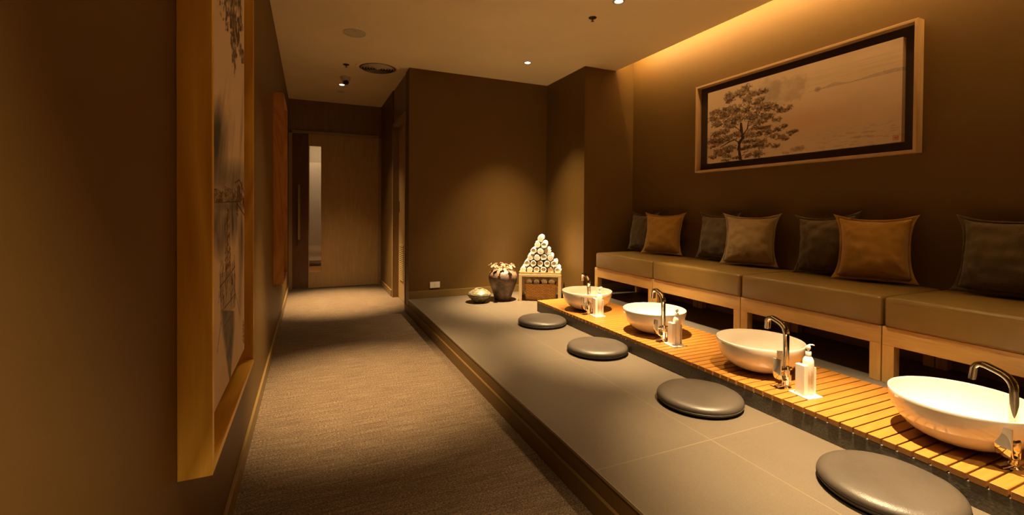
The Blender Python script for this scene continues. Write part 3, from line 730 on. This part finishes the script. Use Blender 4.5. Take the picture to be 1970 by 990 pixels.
# ------------------------------------------------------------------ pillows
def pillow(loc, yaw, tilt, mat, label, cat='pillow', W=.42, H=.425, T=.105, seed=0, roll=0):
    t = thing('throw_pillow', label, cat, loc, 0, 'throw pillows on the bench')
    t.rotation_euler = (Matrix.Rotation(R(-90+yaw), 3, 'Z') @ Matrix.Rotation(R(-tilt), 3, 'X') @ Matrix.Rotation(R(roll), 3, 'Y')).to_euler()
    n_ = 36; F_ = .91; off = Vector((seed*3.7, 0, 0))
    def P(u, v, sgn, puff=True):
        x = u*W/2*(1-.17*(1-abs(v)**2.6)*abs(u)**1.2 + .03*(abs(u*v))**8); z = v*H/2*(1-(.13 if v > 0 else .03)*(1-abs(u)**2.6)*abs(v)**1.2)
        z -= .02*(1-abs(u))**0*max(0, v)*.5*(1-u*u)          # top sags between the corners
        a, b = min(abs(u)/F_, 1), min(abs(v)/F_, 1)
        th = T*((1-a**2.2)*(1-b**2.2))**.48*(1-.16*v)
        wr = noise.noise(Vector((u*3.2, v*3.2, sgn*2))+off)*.016 + noise.noise(Vector((u*7, v*7, sgn))+off)*.009*(a*a+b*b)
        edge = max(a, b)
        y = sgn*(th + wr*(1-edge**6) + .0015)
        # folds fanning from the corners
        y += sgn*.006*math.sin(14*math.atan2(1.02-abs(v), 1.02-abs(u)))*max(0, (a*b)**3)*(1-edge**8)
        y += .006*noise.noise(Vector((u*4, v*4, 9))+off)*edge**3
        return Vector((x, y, z + H/2))
    bm = bmesh.new()
    G = {}
    for s_ in (-1, 1):
        for i in range(n_+1):
            for j in range(n_+1):
                u = -F_+2*F_*i/n_; v = -F_+2*F_*j/n_
                if s_ == 1 and (i in (0, n_) or j in (0, n_)): G[s_, i, j] = G[-1, i, j]
                else: G[s_, i, j] = bm.verts.new(P(u, v, s_))
        for i in range(n_):
            for j in range(n_):
                q = [G[s_, i, j], G[s_, i+1, j], G[s_, i+1, j+1], G[s_, i, j+1]]
                bm.faces.new(q if s_ < 0 else q[::-1])
    obj('pillow_cover', bm, mat, t, smooth=True)
    # flat flange round the edge
    bm = bmesh.new(); ring = []
    m_ = 30
    per = [(-1+2*i/m_, -1) for i in range(m_)]+[(1, -1+2*i/m_) for i in range(m_)]+[(1-2*i/m_, 1) for i in range(m_)]+[(-1, 1-2*i/m_) for i in range(m_)]
    rows = []
    for (k_, th) in ((.905, .0035), (.955, .0035), (1.0, .0028)):
        for s_ in (-1, 1):
            row = []
            for (a, b) in per:
                p = P(a*k_, b*k_, 0); p.y = .006*noise.noise(Vector((a*4, b*4, 9))+off) + (.012*noise.noise(Vector((a*6, b*6, 2))+off) if k_ > .93 else 0) + s_*th
                row.append(bm.verts.new(p))
            rows.append(row)
    order = [rows[0], rows[2], rows[4], rows[5], rows[3], rows[1]]
    for A, B in zip(order, order[1:]+order[:1]):
        for i in range(len(per)): j = (i+1) % len(per); bm.faces.new((A[i], A[j], B[j], B[i]))
    obj('flange', bm, mat, t, smooth=True)
    return t
ZT = .745
pillow((3.252, 3.901, ZT), 2, 9, M['charcoal_fab'], 'charcoal pillow in the far corner beside the column, behind an orange one', seed=1, T=.085)
pillow((3.185, 3.52, ZT), 24, 13, M['orange_fab'], 'burnt orange pillow farthest away, second from the column', seed=2)
pillow((3.252, 2.921, ZT), 3, 9, M['charcoal_fab'], 'charcoal pillow partly behind the taupe pillow', seed=3, T=.085)
pillow((3.175, 2.53, ZT), 26, 13, M['taupe_fab'], 'taupe beige pillow, the only one of its colour', seed=4)
pillow((3.252, 1.990, ZT), 3, 9, M['charcoal_fab'], 'charcoal pillow behind the nearer orange pillow', seed=5, T=.085, roll=-4)
pillow((3.185, 1.66, ZT), 25, 13, M['orange_fab'], 'burnt orange pillow nearest the camera, below the right end of the pine painting', seed=6)
pillow((3.252, 1.099, ZT), 3, 9, M['charcoal_fab'], 'charcoal pillow standing alone at the right edge', seed=7, T=.085)

# ------------------------------------------------------------------ towel table, towels, basket
TA = R(-31)               # the table's front edge direction
tx, ty = 2.113, 4.556
U_ = Vector((math.cos(TA), math.sin(TA), 0)); Bk = Vector((-math.sin(TA), math.cos(TA), 0))   # along the front, and backwards
t = thing('gold_table', 'small pale gold table standing in the corner under the towel pyramid', 'table', (tx, ty, ZP), TA)
TW, TD, TH = .468, .365, .300
obj('tabletop', bx(0, TW, 0, TD, TH-.030, TH, bev=.003), M['tabletop'], t)
for a in ((0, 0), (TW-.034, 0), (0, TD-.034), (TW-.034, TD-.034)):
    obj('leg', bx(a[0], a[0]+.034, a[1], a[1]+.034, 0, TH-.030, bev=.002), M['tabletop'], t)
tr_t = thing('gold_tray', 'shallow gold tray on the corner table under the rolled towels', 'tray', (tx, ty, ZP+TH+.0003), TA)
bm = bmesh.new(); box(bm, .008, TW-.008, .008, TD-.008, 0, .005)
obj('tray_base', bm, M['brass'], tr_t)
bm = bmesh.new()
def ring4(z0, z1, i0, i1):
    A = [(i0, i0), (TW-i0, i0), (TW-i0, TD-i0), (i0, TD-i0)]; B = [(i1, i1), (TW-i1, i1), (TW-i1, TD-i1), (i1, TD-i1)]
    va = [bm.verts.new((*p, z0)) for p in A]; vb = [bm.verts.new((*p, z1)) for p in B]
    vc_ = [bm.verts.new((p[0]+(.003 if p[0] < TW/2 else -.003), p[1]+(.003 if p[1] < TD/2 else -.003), z0+.002)) for p in A]
    vd = [bm.verts.new((p[0]+(.003 if p[0] < TW/2 else -.003), p[1]+(.003 if p[1] < TD/2 else -.003), z1)) for p in B]
    for i in range(4):
        j = (i+1) % 4
        bm.faces.new((va[i], va[j], vb[j], vb[i])); bm.faces.new((vc_[j], vc_[i], vd[i], vd[j])); bm.faces.new((vb[i], vb[j], vd[j], vd[i])); bm.faces.new((va[j], va[i], vc_[i], vc_[j]))
ring4(.001, .022, .012, .001)
obj('tray_rim', bm, M['brass'], tr_t)

TR = .0376
def towel_bm(L, seed):
    rs = random.Random(seed); turns = 2.9; th = .0104; n_ = 96; bm = bmesh.new()
    prof = [(0, 0)]
    ph = rs.uniform(0, 6.28); rows = []
    ys = [0, .003, .008, .02, L/2, L-.02, L-.008, L-.003, L]
    k = (TR-.0075)/(turns*2*PI)
    for i in range(n_+1):
        a = turns*2*PI*i/n_; r = .0075+k*a; r_in = r-th
        wob = 1+.03*math.sin(a*1.7+ph)
        row = []
        for (rad, ins) in ((r, 0), (max(r_in, .0006), 1)):
            for j, y_ in enumerate(ys):
                e = min(y_, L-y_); rd = .0017*max(0, 1-e/.006)**1.5       # rounded selvedge
                q = rad-rd if not ins else rad+rd
                core = .010*(1-i/n_)**1.5                            # the core stands proud a little / sinks
                yy = y_ + (core*.5 if y_ < L/2 else -core*.5)*(1 if seed % 2 else -.25)
                q *= wob if i < n_*.85 else 1
                row.append(bm.verts.new((q*math.cos(a+ph), yy, q*math.sin(a+ph))))
        rows.append(row)
    m_ = len(ys)
    for A, B in zip(rows[:-1], rows[1:]):
        for j in range(m_-1):
            bm.faces.new((A[j], A[j+1], B[j+1], B[j])); bm.faces.new((A[m_+j+1], A[m_+j], B[m_+j], B[m_+j+1]))
        bm.faces.new((A[0], B[0], B[m_], A[m_])); bm.faces.new((A[m_-1], A[2*m_-1], B[2*m_-1], B[m_-1]))
    for A in (rows[0], rows[-1]):
        for j in range(m_-1): bm.faces.new((A[j], A[m_+j], A[m_+j+1], A[j+1]))
    sweep(bm, [(0, .006, 0), (0, L-.006, 0)], circ(.0045, 8))
    for v in bm.verts:
        d_ = noise.noise(Vector((v.co.x*45, v.co.y*30+seed*5, v.co.z*45)))*.0012
        v.co += Vector((v.co.x, 0, v.co.z)).normalized()*d_ if (abs(v.co.x)+abs(v.co.z)) > 1e-4 else Vector((0, 0, 0))
    return bm
TOW = []
for s_ in range(4):
    o = obj('rolled_towel', towel_bm(.150, s_), M['towel'], smooth=True, auto=60); C.objects.unlink(o); TOW.append(o)
ordn = ['leftmost', 'second from left', 'third from left', 'fourth from left', 'fifth from left', 'rightmost']
rown = ['bottom', 'second', 'third', 'fourth', 'fifth', 'top']
rs = random.Random(5)
pitch = .0762; vst = .0692; cx0 = TW/2+.002
for layer in (0, 1):
    for row in range(6):
        n_ = 6-row
        for i in range(n_):
            lx = cx0 + (i-(n_-1)/2)*pitch + rs.uniform(-.0012, .0012); lz = TH+.0055+.0388+row*vst
            ly = .020 + layer*.165 + row*.002 + rs.uniform(-.006, .006)
            p = Vector((tx, ty, ZP)) + U_*lx + Bk*ly; p.z = ZP+lz
            o = TOW[rs.randrange(4)].copy(); C.objects.link(o); o.location = p
            o.rotation_euler = (Matrix.Rotation(TA, 3, 'Z') @ Matrix.Rotation(rs.uniform(0, 6.28), 3, 'Y')).to_euler()
            pos = 'single' if n_ == 1 else ('rightmost' if i == n_-1 else ordn[i])
            where = 'topmost white rolled towel of the pyramid' if row == 5 else f'white rolled towel, {pos} in the {rown[row]} row of the pyramid'
            if 0 < row < 5: where = f'white rolled towel, {pos} in the {rown[row]} row up of pyramid'
            if layer: where = 'rear ' + where
            tag(o, where, 'towel', 'rolled towels in the pyramid')
# basket with a woven wall
bxw, bxd, bxh = .355, .22, .178
bk_o = Vector((tx, ty, ZP)) + U_*.060 + Bk*.050
t = thing('wicker_basket', 'orange brown wicker basket of towels under the gold table', 'basket', (bk_o.x, bk_o.y, ZP+.0005), TA)
def woven(w_, d_, h, nrow, nst):
    bm = bmesh.new(); per = []; rc = .02
    base = [(x, y_) for x, y_ in rrect(w_/2, d_/2, rc, 6)]
    # resample the perimeter
    P_ = [Vector((x, y_)) for x, y_ in base]; P_.append(P_[0]); Ls = [0]
    for a, b in zip(P_[:-1], P_[1:]): Ls.append(Ls[-1]+(b-a).length)
    NS = nst*6
    def at(s_):
        s_ = s_ % Ls[-1]
        for i in range(len(Ls)-1):
            if Ls[i+1] >= s_:
                t_ = (s_-Ls[i])/max(1e-9, Ls[i+1]-Ls[i]); p = P_[i].lerp(P_[i+1], t_); d = (P_[i+1]-P_[i]).normalized(); return p, Vector((d.y, -d.x))
    rows = []
    NR = nrow*4
    for j in range(NR+1):
        z = h*j/NR; row = []; rw = j//4; fr = (j % 4)/4
        for i in range(NS):
            p, nn = at(Ls[-1]*i/NS)
            ph = i/6*PI + (rw % 2)*PI
            bulge = math.sin(PI*(fr+.001)) if fr else 0
            o_ = .0016*math.sin(ph)*bulge + .0010*bulge
            sc_ = .93+.07*z/h
            q = p*sc_ + nn*o_; row.append(bm.verts.new((q.x+w_/2, q.y+d_/2, z)))
        rows.append(row)
    for A, B in zip(rows[:-1], rows[1:]):
        for i in range(NS): j = (i+1) % NS; bm.faces.new((A[i], A[j], B[j], B[i]))
    bm.faces.new(rows[0][::-1])
    ins = [bm.verts.new(((v.co.x-w_/2)*.93+w_/2, (v.co.y-d_/2)*.90+d_/2, h)) for v in rows[-1]]
    bot = [bm.verts.new((v.co.x, v.co.y, h*.35)) for v in ins]
    for i in range(NS):
        j = (i+1) % NS; bm.faces.new((rows[-1][i], rows[-1][j], ins[j], ins[i])); bm.faces.new((ins[i], ins[j], bot[j], bot[i]))
    bm.faces.new(bot)
    return bm
obj('basket_body', woven(bxw, bxd, bxh, 14, 46), M['wicker'], t, smooth=True)
bm = bmesh.new(); rp = [(x+bxw/2, y_+bxd/2, bxh+.001) for x, y_ in rrect(bxw/2, bxd/2, .02, 6)]
rp.append(rp[0]); sweep(bm, rp, circ(.0055, 8)); obj('basket_rim', bm, M['wicker'], t, smooth=True)
for i in range(4):
    p = bk_o + U_*(.052+i*.083) + Bk*.016; p.z = ZP + bxh + .022
    o = TOW[i].copy(); C.objects.link(o); o.location = p; o.scale = (1, 1.3, 1)
    o.rotation_euler = (Matrix.Rotation(TA, 3, 'Z') @ Matrix.Rotation(1.3*i, 3, 'Y')).to_euler()
    tag(o, f'shaded rolled towel in the wicker basket, {ordn[i] if i < 3 else "rightmost"} of four', 'towel', 'rolled towels in the basket')

# ------------------------------------------------------------------ vases
t = thing('clay_vase', 'large smoky clay vase with a ring of clay blossoms, beside the gold table', 'vase', (1.978, 4.690, ZP+.0005)); t.scale = (1, 1, .962)
pr = [(0, 0), (.088, 0), (.092, .006), (.100, .04), (.118, .10), (.138, .155), (.155, .21), (.163, .255), (.160, .290), (.146, .322), (.120, .345), (.092, .357), (.080, .362), (.078, .370), (.072, .372), (.066, .366), (.064, .340), (.10, .30), (.12, .22), (.07, .03), (0, .02)]
bm = lathe(bmesh.new(), pr, 64)
for v in bm.verts:
    d_ = 1+noise.noise(v.co*7)*.02; v.co.x *= d_; v.co.y *= d_
obj('vase_body', bm, M['raku'], t, smooth=True)
bm = lathe(bmesh.new(), [(.062, .352), (.066, .374), (.073, .377), (.079, .373), (.078, .360)], 48, close=True)
obj('rim', bm, M['rimclay'], t, smooth=True)['label'] = 'terracotta rim'
rs = random.Random(12)
for i in range(17):
    a = 2*PI*i/17 + rs.uniform(-.12, .12); r = rs.uniform(.10, .175) if i % 2 else rs.uniform(.085, .125)
    z = .395 + rs.uniform(-.015, .02) - (r-.1)*.25
    bm = bmesh.new(); c_ = Vector((r*math.cos(a), r*math.sin(a), z))
    sweep(bm, [(.078*math.cos(a), .078*math.sin(a), .362), ((.5*r+.045)*math.cos(a), (.5*r+.045)*math.sin(a), (z+.362)/2+.006), tuple(c_)], circ(.006, 8))
    for k_ in range(5):
        b_ = 2*PI*k_/5 + i; tl = rs.uniform(.2, .7)
        r_ = bmesh.ops.create_icosphere(bm, subdivisions=2, radius=1)
        mt = Matrix.Translation(c_ + Vector((math.cos(a), math.sin(a), 0))*.004) @ Matrix.Rotation(a, 4, 'Z') @ Matrix.Rotation(R(35), 4, 'Y') @ Matrix.Rotation(b_, 4, 'Z') @ Matrix.Translation((.0135, 0, .005)) @ Matrix.Rotation(-tl, 4, 'Y') @ Matrix.Diagonal((.0135, .0105, .005, 1))
        bmesh.ops.transform(bm, matrix=mt, verts=r_['verts'])
    obj('blossom', bm, M['blossom'], t, smooth=True)
t = thing('clay_pot', 'small squat olive glazed pot on the platform, left of the big vase', 'pot', (1.690, 4.665, ZP+.0005))
pr = [(0, 0), (.058, 0), (.064, .006), (.085, .028), (.115, .055), (.129, .078), (.128, .092), (.112, .110), (.085, .128), (.055, .142), (.046, .147), (.040, .150), (.036, .147), (.036, .135), (.09, .10), (.10, .07), (.04, .02), (0, .015)]
bm = lathe(bmesh.new(), pr, 64)
for v in bm.verts:
    d_ = 1+noise.noise(v.co*12)*.03+.006*math.sin(v.co.z*420); v.co.x *= d_; v.co.y *= d_; v.co.z += .004*noise.noise(v.co*9)*(v.co.z > .02)
obj('pot_body', bm, M['glaze'], t, smooth=True)

# ------------------------------------------------------------------ wall socket
t = thing('wall_socket', 'white double wall socket plate on the far wall above the baseboard', 'socket', (1.308, YF, .311))
obj('plate', bx(-.058, .058, -.008, 0, -.034, .034, bev=.002), M['white_gloss'], t)
bm = bmesh.new(); box(bm, -.013, .013, -.0095, -.0075, -.020, .020, bev=.001); obj('insert', bm, M['white_gloss'], t)
bm = bmesh.new()
for a in ((-.005, .010), (-.005, -.008), (.006, .001)): sweep(bm, [(a[0], -.0105, a[1]), (a[0], -.009, a[1])], circ(.0022, 8))
obj('socket_hole', bm, M['slot'], t)

# ------------------------------------------------------------------ ceiling fittings
t = thing('ceiling_speaker', 'plain round flush speaker grille on the corridor ceiling', 'speaker', (.364, 4.315, ZC))
obj('grille', lathe(bmesh.new(), [(0, -.004), (.088, -.004), (.092, -.003), (.092, 0), (0, 0)], 48), M['grille'], t, smooth=True, auto=30)
obj('rim', lathe(bmesh.new(), [(.092, -.005), (.097, -.005), (.098, 0), (.092, 0)], 48, close=True), M['off_white'], t, smooth=True, auto=30)
obj('badge', bx(-.01, .01, -.065, -.061, -.0048, -.0038), M['slot'], t)
t = thing('air_diffuser', 'round ceiling air vent with concentric rings', 'air vent', (.690, 5.270, ZC))
obj('flange', lathe(bmesh.new(), [(.196, -.007), (.235, -.002), (.238, 0), (.196, 0)], 64, close=True), M['ceiling'], t, smooth=True)
obj('backing', lathe(bmesh.new(), [(0, -.0012), (.198, -.0012), (.198, 0), (0, 0)], 48), M['slot'], t)
for i in range(6):
    r = .180-i*.029
    obj('ring', lathe(bmesh.new(), [(r, -.006), (r+.003, -.004), (r-.007, -.017), (r-.010, -.018)], 64, close=True), M['grille'], t, smooth=True)
obj('centre_cap', lathe(bmesh.new(), [(0, -.02), (.012, -.019), (.016, -.012), (.016, -.001), (0, -.001)], 24), M['off_white'], t, smooth=True)
def sprinkler(x, y_, lb):
    t = thing('sprinkler', lb, 'sprinkler', (x, y_, ZC), 0, 'ceiling sprinklers')
    obj('escutcheon', lathe(bmesh.new(), [(0, -.009), (.010, -.009), (.026, -.006), (.033, -.002), (.033, 0), (0, 0)], 32), M['dark_metal'], t, smooth=True)
    obj('stem', lathe(bmesh.new(), [(0, -.028), (.004, -.028), (.004, -.020), (.008, -.016), (.008, -.008), (0, -.008)], 16), M['dark_metal'], t)
    obj('deflector', lathe(bmesh.new(), [(0, -.031), (.012, -.030), (.012, -.028), (0, -.028)], 20), M['dark_metal'], t)
sprinkler(.361, 5.292, 'dark ceiling sprinkler left of the round air vent'); sprinkler(2.109, 3.151, 'dark ceiling sprinkler between the two lit downlights over the platform')
t = thing('security_camera', 'small dome security camera on the corridor ceiling', 'camera', (.388, 5.80, ZC))
obj('housing', lathe(bmesh.new(), [(0, -.050), (.040, -.050), (.052, -.034), (.060, -.004), (.062, 0), (0, 0)], 36), M['off_white'], t, smooth=True)
bm = bmesh.new(); bmesh.ops.create_uvsphere(bm, u_segments=28, v_segments=16, radius=.039); bmesh.ops.translate(bm, verts=bm.verts, vec=(0, -.006, -.058)); o = obj('eyeball', bm, M['off_white'], t, smooth=True)
bm = bmesh.new(); bmesh.ops.create_uvsphere(bm, u_segments=24, v_segments=14, radius=.031); bmesh.ops.scale(bm, verts=bm.verts, vec=(1, .6, 1)); bmesh.ops.translate(bm, verts=bm.verts, vec=(.004, -.030, -.068)); obj('lens', bm, M['black'], o, smooth=True)
t = thing('smoke_detector', 'faint flat round ceiling disc nearest the sliding door', 'smoke detector', (.376, 6.55, ZC))
obj('cover', lathe(bmesh.new(), [(0, -.012), (.030, -.011), (.046, -.004), (.047, 0), (0, 0)], 32), M['grille'], t, smooth=True)
